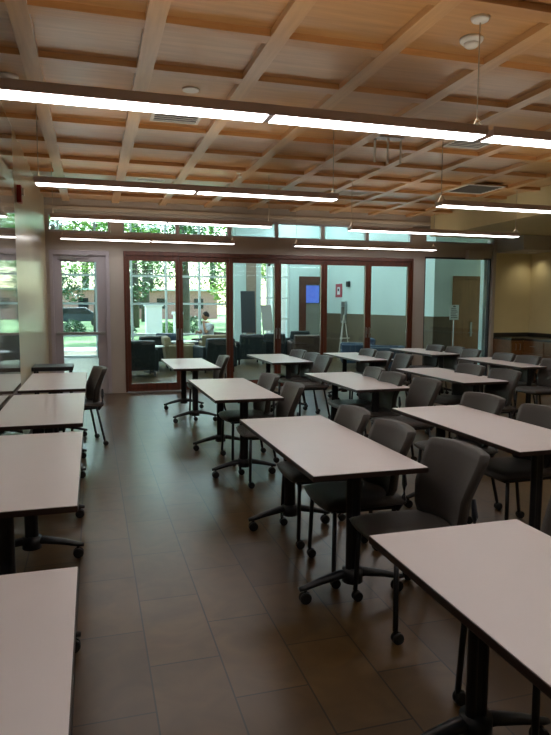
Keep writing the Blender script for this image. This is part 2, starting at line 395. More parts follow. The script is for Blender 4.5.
# curtain wall: one window per bay
n = 1
w = sthing('window_12'); m = MB()
bay = 1.02; xs = [-6.0 + bay * i for i in range(11)]; zs = [.0, .62, 1.55, 2.38, 3.3, 4.52]
for xx in xs: m.box(xx - .03, LY, 0, xx + .03, LY + .12, LZ)
for z in zs:
    for i in range(10): m.box(xs[i] + .03, LY + .01, z, xs[i + 1] - .03, LY + .11, z + .06)
m.build('window_frame', 'mull', w)
for i in range(10):
    B(xs[i] + .03, LY + .05, .06, xs[i + 1] - .03, LY + .056, 4.52).build('pane', 'clear', w)

for i, (x, y) in enumerate([(6.0, 12.6), (6.0, 15.2), (6.0, 17.6), (2.4, 13.4), (2.4, 17.0), (-1.2, 13.4)]):  # unseen glowing panels, added to brighten the lobby behind the glass
    t = thing('lobby_fill_panel', 'added square fill light panel under the high lobby ceiling, %s' % ['nearest on the right', 'middle of the right row', 'farthest on the right', 'nearest of the middle row', 'farthest of the middle row', 'at the left'][i], 'light', (x, y, LZ), 0, 'added lobby fill lights')
    B(-.5, -.5, -.04, .5, .5, -.001).build('frame', 'white', t); B(-.46, -.46, -.05, .46, .46, -.041).build('diffuser', 'lobbyfill', t)
# ------------------------------------------------------------------ outdoors
struct(B(-60, 21.7, -.25, 70, 110, -.06).build('ground', 'grass'))
struct(B(-60, 19.31, -.25, 70, 21.7, -.05).build('ground', 'path'))
tag(B(-30, 22.4, -.06, 40, 24.4, -.045).build('footpath', 'path'), 'pale concrete footpath crossing the lawn outside', 'path')
def tree(x, y, h, r, leaf, label, n=1500, low=.3, cat='tree', rz=0):
    t = thing('tree', label, cat, (x, y, -.06), 0, 'trees outside the glass wall')
    m = MB(); pts = [(0, 0, 0), (.08, .05, h * .3), (-.05, .1, h * .55), (.1, 0, h * .8)]; m.tube(pts, [h * .028, h * .022, h * .016, h * .006], 8)
    for i in range(6):
        a = i * 1.1 + x; z = h * (.32 + .08 * i); m.tube([(0, .05, z), (cos(a) * r * .4, sin(a) * r * .4, z + r * .3), (cos(a) * r * .75, sin(a) * r * .75, z + r * .5)], [h * .010, h * .007, h * .002], 5)
    m.build('trunk', 'bark', t, smooth=True)
    rnd = random.Random(int(x * 31 + y * 7)); c = MB(); NC = 60 if h > 18 else (34 if h > 9 else 18)
    cl = [(rnd.uniform(-.7, .7) * r, rnd.uniform(-.7, .7) * r, h * rnd.uniform(low, .95), rnd.uniform(.25, .42) * r) for _ in range(NC)]
    for i in range(n):
        cx, cy, cz, cr = cl[i % NC]
        d = Vector((rnd.gauss(0, 1), rnd.gauss(0, 1), rnd.gauss(0, .8))).normalized() * cr * rnd.uniform(.55, 1.1)
        p = Vector((cx, cy, cz)) + d; s = rnd.uniform(.05, .10) * (1 + r * .22)
        e1 = Vector((rnd.uniform(-1, 1), rnd.uniform(-1, 1), rnd.uniform(-.5, .5))).normalized(); e2 = e1.cross(Vector((rnd.uniform(-1, 1), rnd.uniform(-1, 1), 1.2)).normalized()).normalized() * .6
        c.add([p - e1 * s, p + e2 * s, p + e1 * s, p - e2 * s], [(0, 1, 2, 3)])
    me = bpy.data.meshes.new('crown'); me.from_pydata(c.v, [], c.f); me.materials.append(MT[leaf])
    o = bpy.data.objects.new('crown', me); C.objects.link(o); o.parent = t
    return t
for a in [(-4.4, 30, 9, 2.6, 'leaf1', 'leafy tree on the lawn seen at the left side of the exit door glass', 2600),
          (.3, 36, 10, 2.8, 'leaf3', 'bright yellow-green tree behind the exit door glass', 2800),
          (1.2, 27.5, 8, 1.8, 'leaf1', 'bright green tree just outside, left in the first folding pane', 2600),
          (4.7, 33, 10, 2.2, 'leaf2', 'dark-trunked tree in the middle of the first folding pane', 2400),
          (6.3, 27, 7, 1.9, 'leaf3', 'sunlit light-green tree behind the second folding pane', 2600),
          (-6.6, 62, 14, 5, 'leaf2', 'tall dark tree far behind the exit door', 5500),
          (5.0, 62, 15, 5.5, 'leaf1', 'tall tree far behind the first folding pane', 5500),
          (17.5, 60, 14, 5, 'leaf2', 'wide tree far behind the second folding pane', 5000),
          (10.6, 31, 7, 1.8, 'leaf3', 'light-green tree outside the narrow lobby windows', 1600)]:
    tree(*a[:6], n=a[6], low=.34)
for x, y, h, r_, leaf, lab, n in [
        (-14, 84, 20, 7, 'leaf2', 'very tall dark tree on the skyline, farthest left', 7000), (-1, 106, 24, 7, 'leaf2', 'very tall dark tree on the skyline behind the exit door', 8000),
        (8, 91, 22, 8, 'leaf2', 'very tall dark tree on the skyline behind the first folding pane', 8000), (20, 106, 24, 7.5, 'leaf2', 'very tall dark tree on the skyline behind the second folding pane', 8000),
        (31, 90, 20, 8, 'leaf1', 'very tall tree on the skyline at the right', 2600),
        (-2.2, 41, 10, 2.4, 'leaf2', 'mid-distance dark green tree in the left half of the exit door glass', 5500), (2.9, 45, 11, 2.8, 'leaf2', 'mid-distance dark tree at the left edge of the first folding pane', 5500),
        (9.6, 43, 11, 3.2, 'leaf1', 'mid-distance green tree at the right of the second folding pane', 5500), (-7.9, 40, 10, 3.0, 'leaf1', 'mid-distance green tree at the far left of the lawn', 2400)]:
    tree(x, y, h, r_, leaf, lab, n=n, low=.1 if h > 18 else .2)
def shrub(x, y, r_, leaf, label):
    t = thing('shrub', label, 'shrub', (x, y, -.06), 0, 'shrubs on the lawn'); rnd = random.Random(int(x * 13 + y)); c = MB()
    for i in range(900):
        d = Vector((rnd.gauss(0, 1), rnd.gauss(0, 1), abs(rnd.gauss(0, 1)))).normalized() * r_ * rnd.uniform(.7, 1.05); p = d + Vector((0, 0, .1)); s_ = rnd.uniform(.05, .1)
        e1 = Vector((rnd.uniform(-1, 1), rnd.uniform(-1, 1), rnd.uniform(-.5, .5))).normalized(); e2 = e1.cross(Vector((rnd.uniform(-1, 1), rnd.uniform(-1, 1), 1.2)).normalized()).normalized() * .6
        c.add([p - e1 * s_, p + e2 * s_, p + e1 * s_, p - e2 * s_], [(0, 1, 2, 3)])
    me = bpy.data.meshes.new('foliage'); me.from_pydata(c.v, [], c.f); me.materials.append(MT[leaf]); o = bpy.data.objects.new('foliage', me); C.objects.link(o); o.parent = t
    m = MB()
    for i in range(6): m.tube([(0, 0, 0), (cos(i) * r_ * .3, sin(i) * r_ * .3, r_ * .4), (cos(i) * r_ * .6, sin(i) * r_ * .6, r_ * .8)], [.03, .02, .008], 6)
    m.build('stems', 'bark', t)
for x, y, r_, leaf, lab in [(-1.0, 34, .7, 'leaf2', 'round dark shrub behind the exit door'), (1.6, 33, .6, 'leaf2', 'small dark shrub in the first folding pane'), (3.5, 31, .7, 'leaf1', 'green shrub beside the white pillars'),
        (5.6, 36, .9, 'leaf2', 'wide dark shrub in the second folding pane'), (-3, 37, .9, 'leaf1', 'green shrub at the left of the exit door glass'), (7.4, 30, .7, 'leaf2', 'dark shrub outside the narrow windows')]:
    shrub(x, y, r_, leaf, lab)
bd = thing('brick_building', 'low red brick building beyond the trees, behind the first folding pane', 'building', (5.5, 74, -.06))
MB().box(-11, 0, 0, 9, 6, 3.3).build('wall', 'brick', bd)
B(-11.3, -.3, 3.3, 9.3, 6.3, 3.5).build('roof', 'whitepaint', bd)
for i in range(7): B(-7 + 2.2 * i, -.03, 1.2, -5.9 + 2.2 * i, 0, 2.4).build('window', 'carglass', bd)
for i, (x, y, lab) in enumerate([(2.1, 22.6, 'thick white square pillar outside the first folding pane'), (3.0, 22.9, 'white square pillar outside, next to the thick one'), ]):
    t = thing('garden_pillar', lab, 'pillar', (x, y, -.05), 0, 'white pillars outside')
    w_ = .28 if i == 0 else .14
    B(-w_, -w_, 0, w_, w_, 1.55 - .3 * i).build('shaft', 'whitepaint', t, bevel=.01)
    B(-w_ - .05, -w_ - .05, 1.55 - .3 * i, w_ + .05, w_ + .05, 1.65 - .3 * i).build('cap', 'whitepaint', t, bevel=.01)
def car(x, y, label, m='car'):
    t = thing('parked_car', label, 'car', (x, y, -.05))
    L = [(-2.2, .35), (-2.15, .75), (-1.5, .9), (-.95, 1.38), (.7, 1.42), (1.4, .95), (2.15, .82), (2.25, .4)]
    mb = MB(); n = len(L); vs = [(px, -.85, pz) for px, pz in L] + [(px, .85, pz) for px, pz in L]
    mb.add(vs, [tuple(range(n)), tuple(range(2 * n - 1, n - 1, -1))] + [(i, i + n, (i + 1) % n + n, (i + 1) % n) for i in range(n)])
    mb.build('body', m, t, bevel=.04)
    g = MB(); g.add([(-1.25, -.87, .95), (-.85, -.87, 1.3), (.62, -.87, 1.33), (1.15, -.87, .95)], [(0, 1, 2, 3)]); g.add([(-1.25, -.86, .95), (-.85, -.86, 1.3), (.62, -.86, 1.33), (1.15, -.86, .95)], [(3, 2, 1, 0)])
    g.build('side_window', 'carglass', t)
    for sx in (-1.35, 1.4):
        for sy in (-.8, .8): MB().lathe([(.2, -.1), (.32, -.09), (.32, .09), (.2, .1)], (sx, sy, .32), 16, 'y').build('wheel', 'rubber', t)
car(-1.2, 48.5, 'dark car parked beyond the lawn, seen through the exit door')


# ------------------------------------------------------------------ pendant lights
def pendant(x0, x1, y, label, mid=None, cables=None):
    ZL = 2.58; t = thing('pendant_light', label, 'light', (x0, y, ZL), 0, 'linear pendant lights')
    L = x1 - x0; w = .08
    h = MB(); h.box(0, -w, .0, L, -w + .012, .055); h.box(0, w - .012, 0, L, w, .055); h.box(0, -w + .012, .03, L, w - .012, .04)
    h.box(0, -w + .012, 0, .012, w - .012, .03); h.box(L - .012, -w + .012, 0, L, w - .012, .03)
    joints = mid or []
    for j in joints: h.box(j - x0 - .02, -w + .012, 0, j - x0 + .02, w - .012, .03)
    h.build('housing', 'fixture', t, bevel=.003)
    e = [0.0] + [j - x0 for j in joints] + [L]
    for i in range(len(e) - 1):
        a = e[i] + (.012 if i == 0 else .02); b = e[i + 1] - (.012 if i == len(e) - 2 else .02)
        B(a, -w + .012, -.003, b, w - .012, .012).build('lens', 'lit', t)
        B(a + .02, -.055, .0401, b - .02, .055, .047).build('uplight_lens', 'litup', t)
    for cxx in (cables or (x0 + .03, x1 - .03)):
        c = MB(); lx = cxx - x0
        c.tube([(lx, 0, .12), (lx, 0, ZC - ZL - .005)], .004, 6)
        c.tube([(lx, -.07, .05), (lx, 0, .12)], .004, 6); c.tube([(lx, .07, .05), (lx, 0, .12)], .004, 6)
        top = (ZC if cxx < 6.4 else 2.9) - ZL
        if cxx >= 6.4: top = ZC - ZL
        k = c.build('cable', 'cable', t)
        MB().lathe([(.012, top - .03), (.05, top - .02), (.06, top - .001)], (lx, 0, 0), 16).build('canopy', 'white', k, smooth=True)
    return t
R = [3.47, 5.88, 8.12, 10.52]
P = [(-.47, 2.36, R[0], 'nearest long pendant light, spanning the top left of the picture', [.98]),
     (2.40, 5.2, R[0], 'nearest pendant light continuing off the top right of the picture', [3.8], (5.1,)),
     (-.45, 2.36, R[1], 'second pendant light from the camera, left half of the room', [.96]),
     (3.52, 6.36, R[1], 'second pendant light from the camera, right half, near the dropped soffit', [4.93]),
     (-.46, 2.33, R[2], 'third pendant light from the camera, left half, crossing the clerestory windows', [.95]),
     (3.47, 6.22, R[2], 'third pendant light from the camera, right half, below the dropped soffit', [4.86]),
     (-.46, 2.36, R[3], 'farthest pendant light, left half, just above the exit door', [.96]),
     (3.46, 6.25, R[3], 'farthest pendant light, right half, just above the folding doors', [4.88])]
for a in P: pendant(*a)
for (a, b) in ((-.47, 2.36), (3.4, 6.2)): pendant(a, b, 1.1, 'pendant light overhead, %s the camera, out of the picture' % ('above and left of' if a < 0 else 'right of'), [(a + b) / 2])

# ------------------------------------------------------------------ ceiling devices
def detector(x, y, label):
    t = thing('smoke_detector', label, 'smoke detector', (x, y, ZC))
    MB().lathe([(.075, -.001), (.075, -.018), (.066, -.03), (.05, -.034)], seg=24).build('base', 'white', t, smooth=True)
    MB().lathe([(.05, -.0345), (.045, -.05), (.03, -.062), (.01, -.064)], seg=24).build('dome', 'white', t, smooth=True)
detector(2.45, 3.74, 'white round smoke detector on the wooden ceiling at top right')
detector(-.575, 5.35, 'white round detector on the ceiling at the left wall')
def vent(x, y, w, h, label, m='grille', slats=7):
    t = thing('ceiling_vent', label, 'vent', (x, y, ZB if w > .55 else ZC)); 
    a = MB(); a.box(-w / 2, -h / 2, -.012, w / 2, -h / 2 + .03, -.001); a.box(-w / 2, h / 2 - .03, -.012, w / 2, h / 2, -.001); a.box(-w / 2, -h / 2 + .03, -.012, -w / 2 + .03, h / 2 - .03, -.001); a.box(w / 2 - .03, -h / 2 + .03, -.012, w / 2, h / 2 - .03, -.001)
    a.build('frame', 'white', t)
    B(-w / 2 + .03, -h / 2 + .03, -.004, w / 2 - .03, h / 2 - .03, -.001).build('backing', m, t)
    s = MB()
    for i in range(slats):
        yy = -h / 2 + .03 + (h - .06) * (i + .5) / slats; s.box(-w / 2 + .03, yy - .008, -.011, w / 2 - .03, yy + .004, -.005)
    s.build('slats', 'white' if m != 'grille' else 'grille', t)
vent(3.97, 6.0, .46, .46, 'square white air diffuser in the ceiling behind the nearest light', 'ink')
vent(5.44, 8.10, .62, .62, 'grey square return grille in the ceiling beside the soffit')
vent(.80, 6.02, .46, .36, 'small white air diffuser above the nearest left light', 'ink', 5)
vent(3.95, 9.15, .42, .4, 'pale air diffuser in the ceiling, far middle', 'white', 5)
vent(.83, 8.95, .4, .3, 'small pale air diffuser behind the second left light', 'white', 5)
t = thing('ceiling_speaker', 'round flush ring in the ceiling above the nearest light', 'speaker', (.82, 5.25, ZC))
MB().lathe([(.07, -.001), (.07, -.01), (.055, -.012)], seg=24).build('ring', 'white', t)
t = thing('ceiling_mount', 'metal ceiling mount with four short hanging rods', 'mount', (3.03, 6.1, ZC))
B(-.16, -.06, -.012, .16, .06, -.001).build('plate', 'steel', t)
for dx, dy in ((-.15, 0), (-.02, -.04), (.02, .04), (.15, 0)): MB().tube([(dx, dy, -.26), (dx, dy, -.012)], .012, 10).build('rod', 'white', t)
for i, (x, y, l) in enumerate([(1.93, 8.25, 'small white sprinkler head near the third left light'), (2.0, 9.0, 'small white sprinkler head beyond the third left light'), (6.2, 7.1, 'small white sprinkler head beside the soffit at right')]):
    tag(MB().lathe([(.045, -.001), (.045, -.012), (.015, -.02), (.012, -.05), (.03, -.055), (.03, -.06)], seg=16).build('sprinkler_head', 'white'), l, 'sprinkler', 'sprinkler heads').location = (x, y, ZC)
# fire alarm strobe on left wall
t = thing('fire_alarm', 'red fire alarm strobe high on the left wall', 'fire alarm', (XL, 7.08, 2.68))
B(0, -.06, -.09, .045, .06, .09).build('housing', 'red', t, bevel=.008)
B(.045, -.04, -.01, .07, .04, .06).build('strobe_lens', 'white', t, bevel=.006)
# projector sensor block over glass panel
tag(B(bx(7.35), YB - .12, 2.47, bx(7.72), YB - .002, 2.66).build('wall_unit', 'wall', bevel=.01), 'small box mounted over the right glass panel', 'wall unit')

# ------------------------------------------------------------------ tables
TW, TL, TZ = .61, 1.524, .735
def make_table(label):
    t = thing('training_table', label, 'table', (0, 0, 0), 0, 'white-topped folding tables')
    top = B(-TW / 2, -TL / 2, TZ - .028, TW / 2, TL / 2, TZ - .002).build('edge_band', 'edge', t, bevel=.004)
    B(-TW / 2 + .003, -TL / 2 + .003, TZ - .0025, TW / 2 - .003, TL / 2 - .003, TZ).build('tabletop', 'lam', t)
    fr = MB(); fr.box(-.05, -.52, TZ - .075, -.02, .52, TZ - .04); fr.box(.02, -.52, TZ - .075, .05, .52, TZ - .04)
    for sy in (-1, 1): fr.box(-.2, sy * .54 - .05, TZ - .05, .2, sy * .54 + .05, TZ - .028)
    fr.build('underframe', 'black', t, bevel=.004)
    for sy in (-1, 1):
        y = sy * .54
        c = MB(); c.box(-.022, y - .016, .115, .022, y + .016, TZ - .05); c.tube([(-.02, y, .11), (-.02, y, TZ - .05)], .019, 14); c.tube([(.02, y, .11), (.02, y, TZ - .05)], .019, 14)
        leg = c.build('leg', 'black', t)
        ft = MB()
        for sx in (-1, 1):
            ft.tube([(0, y, .135), (sx * .07, y, .132), (sx * .18, y, .108), (sx * .27, y, .082), (sx * .295, y, .078)], [.03, .03, .024, .018, .014], 10, ry=.8)
        ft.tube([(0, y, .09), (0, y, .16)], .055, 14)
        foot = ft.build('foot', 'black', t, smooth=True)
        for sx in (-1, 1):
            w = MB(); X = sx * .262
            w.lathe([(.012, -.024), (.028, -.022), (.031, -.016), (.031, -.005), (.02, -.004)], (X, y, .031), 16, 'y')
            w.lathe([(.02, .004), (.031, .005), (.031, .016), (.028, .022), (.012, .024)], (X, y, .031), 16, 'y')
            w.tube([(X, y, .03), (X, y, .085)], .009, 8); w.lathe([(.008, -.005), (.008, .005)], (X, y, .031), 8, 'y')
            w.build('caster', 'caster', foot, smooth=False)
    return t
TBL = [
 (1.21, 1.15, 0, 'large foreground table cut off by the right bottom corner'),
 (1.28, 3.43, 0, 'white table in the aisle row, second from the camera, three chairs on its right side'),
 (1.28, 5.86, .0, 'white table in the aisle row, third from the camera, two chairs on its right'),
 (1.27, 8.55, .0, 'farthest table of the aisle row, close to the folding doors and reflecting blue light'),
 (2.70, 6.14, 0, 'white table in the second row, middle one, with three chairs behind it'),
 (2.71, 9.05, 0, 'farthest table of the second row, in front of the third and fourth glass doors'),
 (2.54, 3.58, 0, 'nearest table of the second row, running off the right edge'),
 (4.05, 9.06, 0, 'farthest table of the third row, in front of the fifth glass door'),
 (4.01, 6.35, 0, 'nearest table of the third row, at mid right'),
 (5.70, 7.60, 0, 'table of the fourth row touching the right edge, in front of the counter'),
 (5.66, 9.77, 0, 'farthest table of the fourth row, in front of the right glass panel'),
 (-.385, 6.93, 0, 'farthest of the four full tables against the left wall, one chair beside it'),
 (-.385, 5.11, 0, 'second farthest of the tables against the left wall'),
 (-.38, 3.29, 0, 'second nearest of the tables against the left wall, its foot and caster showing'),
 (-.365, 1.16, 0, 'nearest table against the left wall, at the bottom left corner'),
]
t0 = None
for x, y, rz, l in TBL:
    if t0 is None: t0 = make_table(l); t0.location = (x, y, 0)
    else: dup(t0, (x, y, 0), rz, l)
t = thing('side_table', 'narrow black-topped table by the left wall, beyond the white tables', 'table', (-.475, 8.02, 0))
B(-.235, -.22, .745, .235, .22, .795).build('tabletop', 'black', t, bevel=.008)
for sx in (-1, 1):
    for sy in (-1, 1): MB().tube([(sx * .2, sy * .17, 0), (sx * .2, sy * .17, .745)], .014, 10).build('leg', 'black', t)

# ------------------------------------------------------------------ chairs (local: sitter faces -X)
def chair_back():
    m = MB(); nu, nv = 17, 11; F = []; Bk = []
    for j in range(nv):
        v = j / (nv - 1)
        hw = .193 + .042 * v
        if v > .9: hw -= .012 * ((v - .9) / .1) ** 2
        if v < .12: hw -= .03 * ((.12 - v) / .12) ** 2
        for i in range(nu):
            u = -1 + 2 * i / (nu - 1)
            z = .475 + .365 * v + .009 * (1 - u * u) * v - .012 * (1 - u * u) * (1 - v)
            x = .205 + .015 * v + .125 * max(0, v - .4) ** 1.1 - .055 * u * u * (1 - .25 * v)
            th = .024 + .006 * (1 - abs(u) ** 4) * (1 - .4 * v)
            y = u * hw
            F.append((x - th, y, z)); Bk.append((x + th, y, z))
    n = nu * nv; fs = []
    for j in range(nv - 1):
        for i in range(nu - 1):
            a = j * nu + i; fs.append((a, a + 1, a + 1 + nu, a + nu)); fs.append((n + a, n + a + nu, n + a + 1 + nu, n + a + 1))
    for i in range(nu - 1):
        fs.append((i, i + n, i + 1 + n, i + 1)); k = (nv - 1) * nu + i; fs.append((k, k + 1, k + 1 + n, k + n))
    for j in range(nv - 1):
        a = j * nu; fs.append((a, a + nu, a + nu + n, a + n)); b = a + nu - 1; fs.append((b, b + n, b + nu + n, b + nu))
    m.add(F + Bk, fs); return m
def seat_mb():
    m = MB(); n = 12; rows = []
    prof = [(-.245, .425), (-.25, .445), (-.235, .465), (-.16, .478), (0, .475), (.14, .472), (.20, .480), (.215, .46), (.205, .43)]
    vs = []; 
    for (x, z) in prof:
        for i in range(n + 1):
            u = -1 + 2 * i / n; hw = .228 - .03 * max(0, (x + .02)) * 2
            if i in (0, n): zz = .44 + (z - .44) * .35
            elif i in (1, n - 1): zz = .44 + (z - .44) * .9
            else: zz = z
            vs.append((x + .018 * u * u, u * hw, zz))
    fs = []; k = n + 1
    for j in range(len(prof) - 1):
        for i in range(n): a = j * k + i; fs.append((a, a + 1, a + 1 + k, a + k))
    top = len(vs)
    for (x, z) in (prof[0], prof[-1]):
        pass
    # underside
    L = len(prof)
    bot = []
    for i in range(n + 1):
        fs_i = (i, (L - 1) * k + i)
        bot.append(fs_i)
    for i in range(n): fs.append((i + 1, i, (L - 1) * k + i, (L - 1) * k + i + 1))
    fs.append(tuple(j * k for j in range(L))); fs.append(tuple(j * k + n for j in range(L - 1, -1, -1)))
    m.add(vs, fs); return m
def make_chair(label):
    t = thing('nesting_chair', label, 'chair', (0, 0, 0), 0, 'brown-grey padded chairs on casters')
    seat_mb().build('seat', 'fabric', t, smooth=True).data
    bk = chair_back().build('backrest', 'fabric', t, smooth=True)
    for s in (-1, 1): MB().tube([(.18, s * .19, .40), (.225, s * .19, .46), (.232, s * .18, .54), (.236, s * .16, .62)], [.016, .018, .016, .010], 8).build('back_frame', 'shell', t, smooth=True)
    un = MB(); un.box(-.20, -.19, .405, .19, .19, .425)
    un.build('seat_pan', 'black', t, bevel=.006)
    for s in (-1, 1):
        for fx in (0, 1):
            m = MB()
            if fx == 0: p0, p1 = (-.185, s * .195, .415), (-.195, s * .215, .062)
            else: p0, p1 = (.165, s * .185, .415), (.235, s * .215, .062)
            m.tube([p0, p1], .0125, 10)
            lg = m.build('leg', 'black', t, smooth=True)
            w = MB(); X, Y = p1[0] + .012, p1[1]
            w.lathe([(.01, -.022), (.024, -.02), (.027, -.015), (.027, -.004), (.016, -.003)], (X, Y, .0275), 14, 'y')
            w.lathe([(.016, .003), (.027, .004), (.027, .015), (.024, .02), (.01, .022)], (X, Y, .0275), 14, 'y')
            w.tube([(X - .012, Y, .028), (X - .012, Y, .07)], .009, 8); w.lathe([(.007, -.005), (.007, .005)], (X, Y, .0275), 8, 'y')
            w.build('caster', 'caster', lg)
    return t
def T_(l): return 'brown-grey padded chair ' + l
CH = [
 (1.475, 2.63, 1, 'in the foreground, its whole seat showing between the two nearest aisle tables'),
 (1.425, 3.22, -2, 'in the middle behind the second-nearest aisle table'),
 (1.42, 3.79, -3, 'at the far end of the second-nearest aisle table'),
 (1.51, 1.74, 0, 'at the nearest table, only one caster leg showing'),
 (1.44, 5.90, 2, 'farther of the two at the third aisle table'),
 (1.44, 5.14, -2, 'nearer of the two at the third aisle table'),
 (1.47, 8.32, 0, 'at the farthest aisle table, in front of a door post'),
 (2.76, 6.27, -3, 'farthest of three behind the middle table of the second row'),
 (2.72, 5.74, 0, 'middle of three behind the middle table of the second row'),
 (2.77, 5.15, 0, 'nearest of three at the middle table of the second row'),
 (2.83, 9.08, 8, 'farthest of three at the far table of the second row'),
 (2.83, 8.48, 5, 'middle of three at the far table of the second row'),
 (2.80, 7.93, 3, 'nearest of three at the far table of the second row'),
 (2.66, 4.10, 2, 'farther one behind the table that runs off the right edge'),
 (2.70, 3.47, 0, 'cut by the right edge behind the near second-row table'),
 (3.98, 9.02, 5, 'farthest of three at the far table of the third row'),
 (3.99, 8.47, 2, 'middle of three at the far table of the third row'),
 (4.03, 7.95, 0, 'nearest of three at the far table of the third row'),
 (4.02, 6.28, 5, 'farther one at the near third-row table'),
 (4.04, 5.68, 2, 'nearer and larger one at the near third-row table'),
 (5.60, 9.70, 5, 'farthest of three at the far fourth-row table'),
 (5.68, 9.20, 3, 'middle of three at the far fourth-row table'),
 (5.58, 8.60, 0, 'nearest of three at the far fourth-row table, beside the white jamb'),
 (5.58, 7.77, 0, 'farther one in front of the wooden counter'),
 (5.60, 7.26, 2, 'nearer one in front of the wooden counter'),
 (5.58, 6.72, 0, 'at the right edge whose seat shows under the fourth-row table'),
 (-.18, 7.08, 12, 'alone by the left wall tables, in front of the exit door'),
]
c0 = None
for x, y, rz, l in CH:
    if c0 is None: c0 = make_chair(T_(l)); c0.location = (x, y, 0); c0.rotation_euler = (0, 0, radians(rz))
    else: dup(c0, (x, y, 0), radians(rz), T_(l))

# ------------------------------------------------------------------ counter and cabinets
CZ = .90
ct = thing('worktop', 'dark stone worktop with backsplash along the beige corner', 'worktop', (0, 0, 0))
m = MB(); m.box(bx(8.07), YB - .62, CZ - .04, XR, YB, CZ); m.box(XR - .62, 7.2, CZ - .04, XR, YB - .62, CZ); m.build('slab', 'counter', ct, bevel=.003)
m = MB(); m.box(bx(8.07), YB - .02, CZ, XR, YB, CZ + .085); m.box(XR - .02, 7.2, CZ, XR, YB - .02, CZ + .085); m.build('backsplash', 'counter', ct)
def cab(name, label, x0, y0, x1, y1, face, kind):
    t = thing(name, label, 'cabinet', (0, 0, 0), 0, 'wooden base cabinets under the worktop')
    top = CZ - .04
    B(x0, y0, .1, x1, y1, top).build('body', 'cabinet', t); B(x0 + .03, y0 + .03, 0, x1, y1, .1).build('plinth', 'edge', t)
    def fpanel(a, b, z0, z1, nm, vert, hpos):
        if face == 'y': o = B(a, y0 - .02, z0, b, y0, z1).build(nm, 'cabinet', t, bevel=.003)
        else: o = B(x0 - .02, a, z0, x0, b, z1).build(nm, 'cabinet', t, bevel=.003)
        h = MB()
        if vert: q = [(hpos, z1 - .17), (hpos, z1 - .05)]
        else: c = (a + b) / 2; q = [(c - .06, (z0 + z1) / 2 + .02), (c + .06, (z0 + z1) / 2 + .02)]
        pts = []
        for i, (s, z) in enumerate(q): pts.append((s, z))
        if face == 'y': h.tube([(q[0][0], y0 - .02, q[0][1]), (q[0][0], y0 - .045, q[0][1]), (q[1][0], y0 - .045, q[1][1]), (q[1][0], y0 - .02, q[1][1])], .006, 6)
        else: h.tube([(x0 - .02, q[0][0], q[0][1]), (x0 - .045, q[0][0], q[0][1]), (x0 - .045, q[1][0], q[1][1]), (x0 - .02, q[1][0], q[1][1])], .006, 6)
        h.build('handle', 'steel', o)
    a, b = (x0, x1) if face == 'y' else (y0, y1)
    if kind == 'doors':
        c = (a + b) / 2; fpanel(a + .01, c - .003, .12, top - .02, 'door', True, c - .05); fpanel(c + .003, b - .01, .12, top - .02, 'door', True, c + .05)
    else:
        for z0, z1 in ((.62, top - .02), (.38, .61), (.12, .37)): fpanel(a + .01, b - .01, z0, z1, 'drawer', False, 0)
xa = bx(8.07)
cab('base_cabinet', 'wooden two-door base cabinet beside the white jamb', xa, YB - .6, XR - .6, YB - .02, 'y', 'doors') if XR - .6 - xa > .15 else None
yy = YB - .62
for i, l in enumerate(['wooden drawer cabinet next to the counter corner', 'second wooden drawer cabinet from the counter corner', 'third wooden cabinet from the corner, with two doors', 'fourth wooden drawer cabinet along the right wall', 'wooden cabinet at the open end of the counter']):
    cab('base_cabinet', l, XR - .6, yy - .6, XR - .02, yy - .003, 'x', 'doors' if i in (2, 4) else 'drawers'); yy -= .6
def downlight(x, y, z, label, e, blend=.6, size=95):
    t = thing('downlight', label, 'downlight', (x, y, z), 0, 'recessed downlights')
    MB().lathe([(.085, -.001), (.085, -.006), (.06, -.007)], seg=24).build('trim_ring', 'white', t)
    l = bpy.data.lights.new('lamp', 'SPOT'); l.energy = e; l.spot_size = radians(size); l.spot_blend = blend; l.color = (1, .9, .66); l.shadow_soft_size = .05
    o = bpy.data.objects.new('lamp', l); C.objects.link(o); o.parent = t; o.location = (0, 0, -.03)
downlight(8.62, 10.75, 2.62, 'recessed downlight in the bulkhead over the counter corner', 5, .9, 130)
downlight(8.3, 9.3, 2.9, 'recessed downlight washing the right beige wall', 34, .9, 120)

# ------------------------------------------------------------------ lobby furniture
def armchair(x, y, rz, m, label, w=.80, h=.80, name='armchair'):
    t = thing(name, label, 'armchair', (x, y, 0), radians(rz), 'lobby armchairs')
    d = .78
    B(-w / 2 + .1, -d / 2, .14, w / 2 - .1, d / 2 - .1, .30).build('base', m, t, bevel=.02)
    B(-w / 2 + .12, -d / 2 - .01, .30, w / 2 - .12, d / 2 - .16, .44).build('seat_cushion', m, t, bevel=.04)
    bk = MB(); bk.add([(-w / 2 + .06, d / 2 - .20, .28), (w / 2 - .06, d / 2 - .20, .28), (w / 2 - .06, d / 2 - .02, .14), (-w / 2 + .06, d / 2 - .02, .14),
                       (-w / 2 + .09, d / 2 - .10, h), (w / 2 - .09, d / 2 - .10, h), (w / 2 - .09, d / 2 + .06, h - .02), (-w / 2 + .09, d / 2 + .06, h - .02)],
                      [(0, 3, 2, 1), (4, 5, 6, 7), (0, 1, 5, 4), (1, 2, 6, 5), (2, 3, 7, 6), (3, 0, 4, 7)])
    bk.build('backrest', m, t, bevel=.045)
    for s in (-1, 1):
        a = MB(); a.box(s * w / 2, -d / 2, .12, s * (w / 2 - .12), d / 2 - .04, .60); a.build('arm', m, t, bevel=.04)
    for sx in (-1, 1):
        for sy in (-1, 1): MB().tube([(sx * (w / 2 - .08), sy * (d / 2 - .1), 0), (sx * (w / 2 - .08), sy * (d / 2 - .1), .14)], .02, 8).build('leg', 'black', t)
    return t
armchair(3.95, 15.9, 180, 'teal', 'dark green armchair behind the third folding pane')
armchair(4.85, 16.2, 150, 'teal', 'dark green armchair at the edge of the third folding pane', .75)
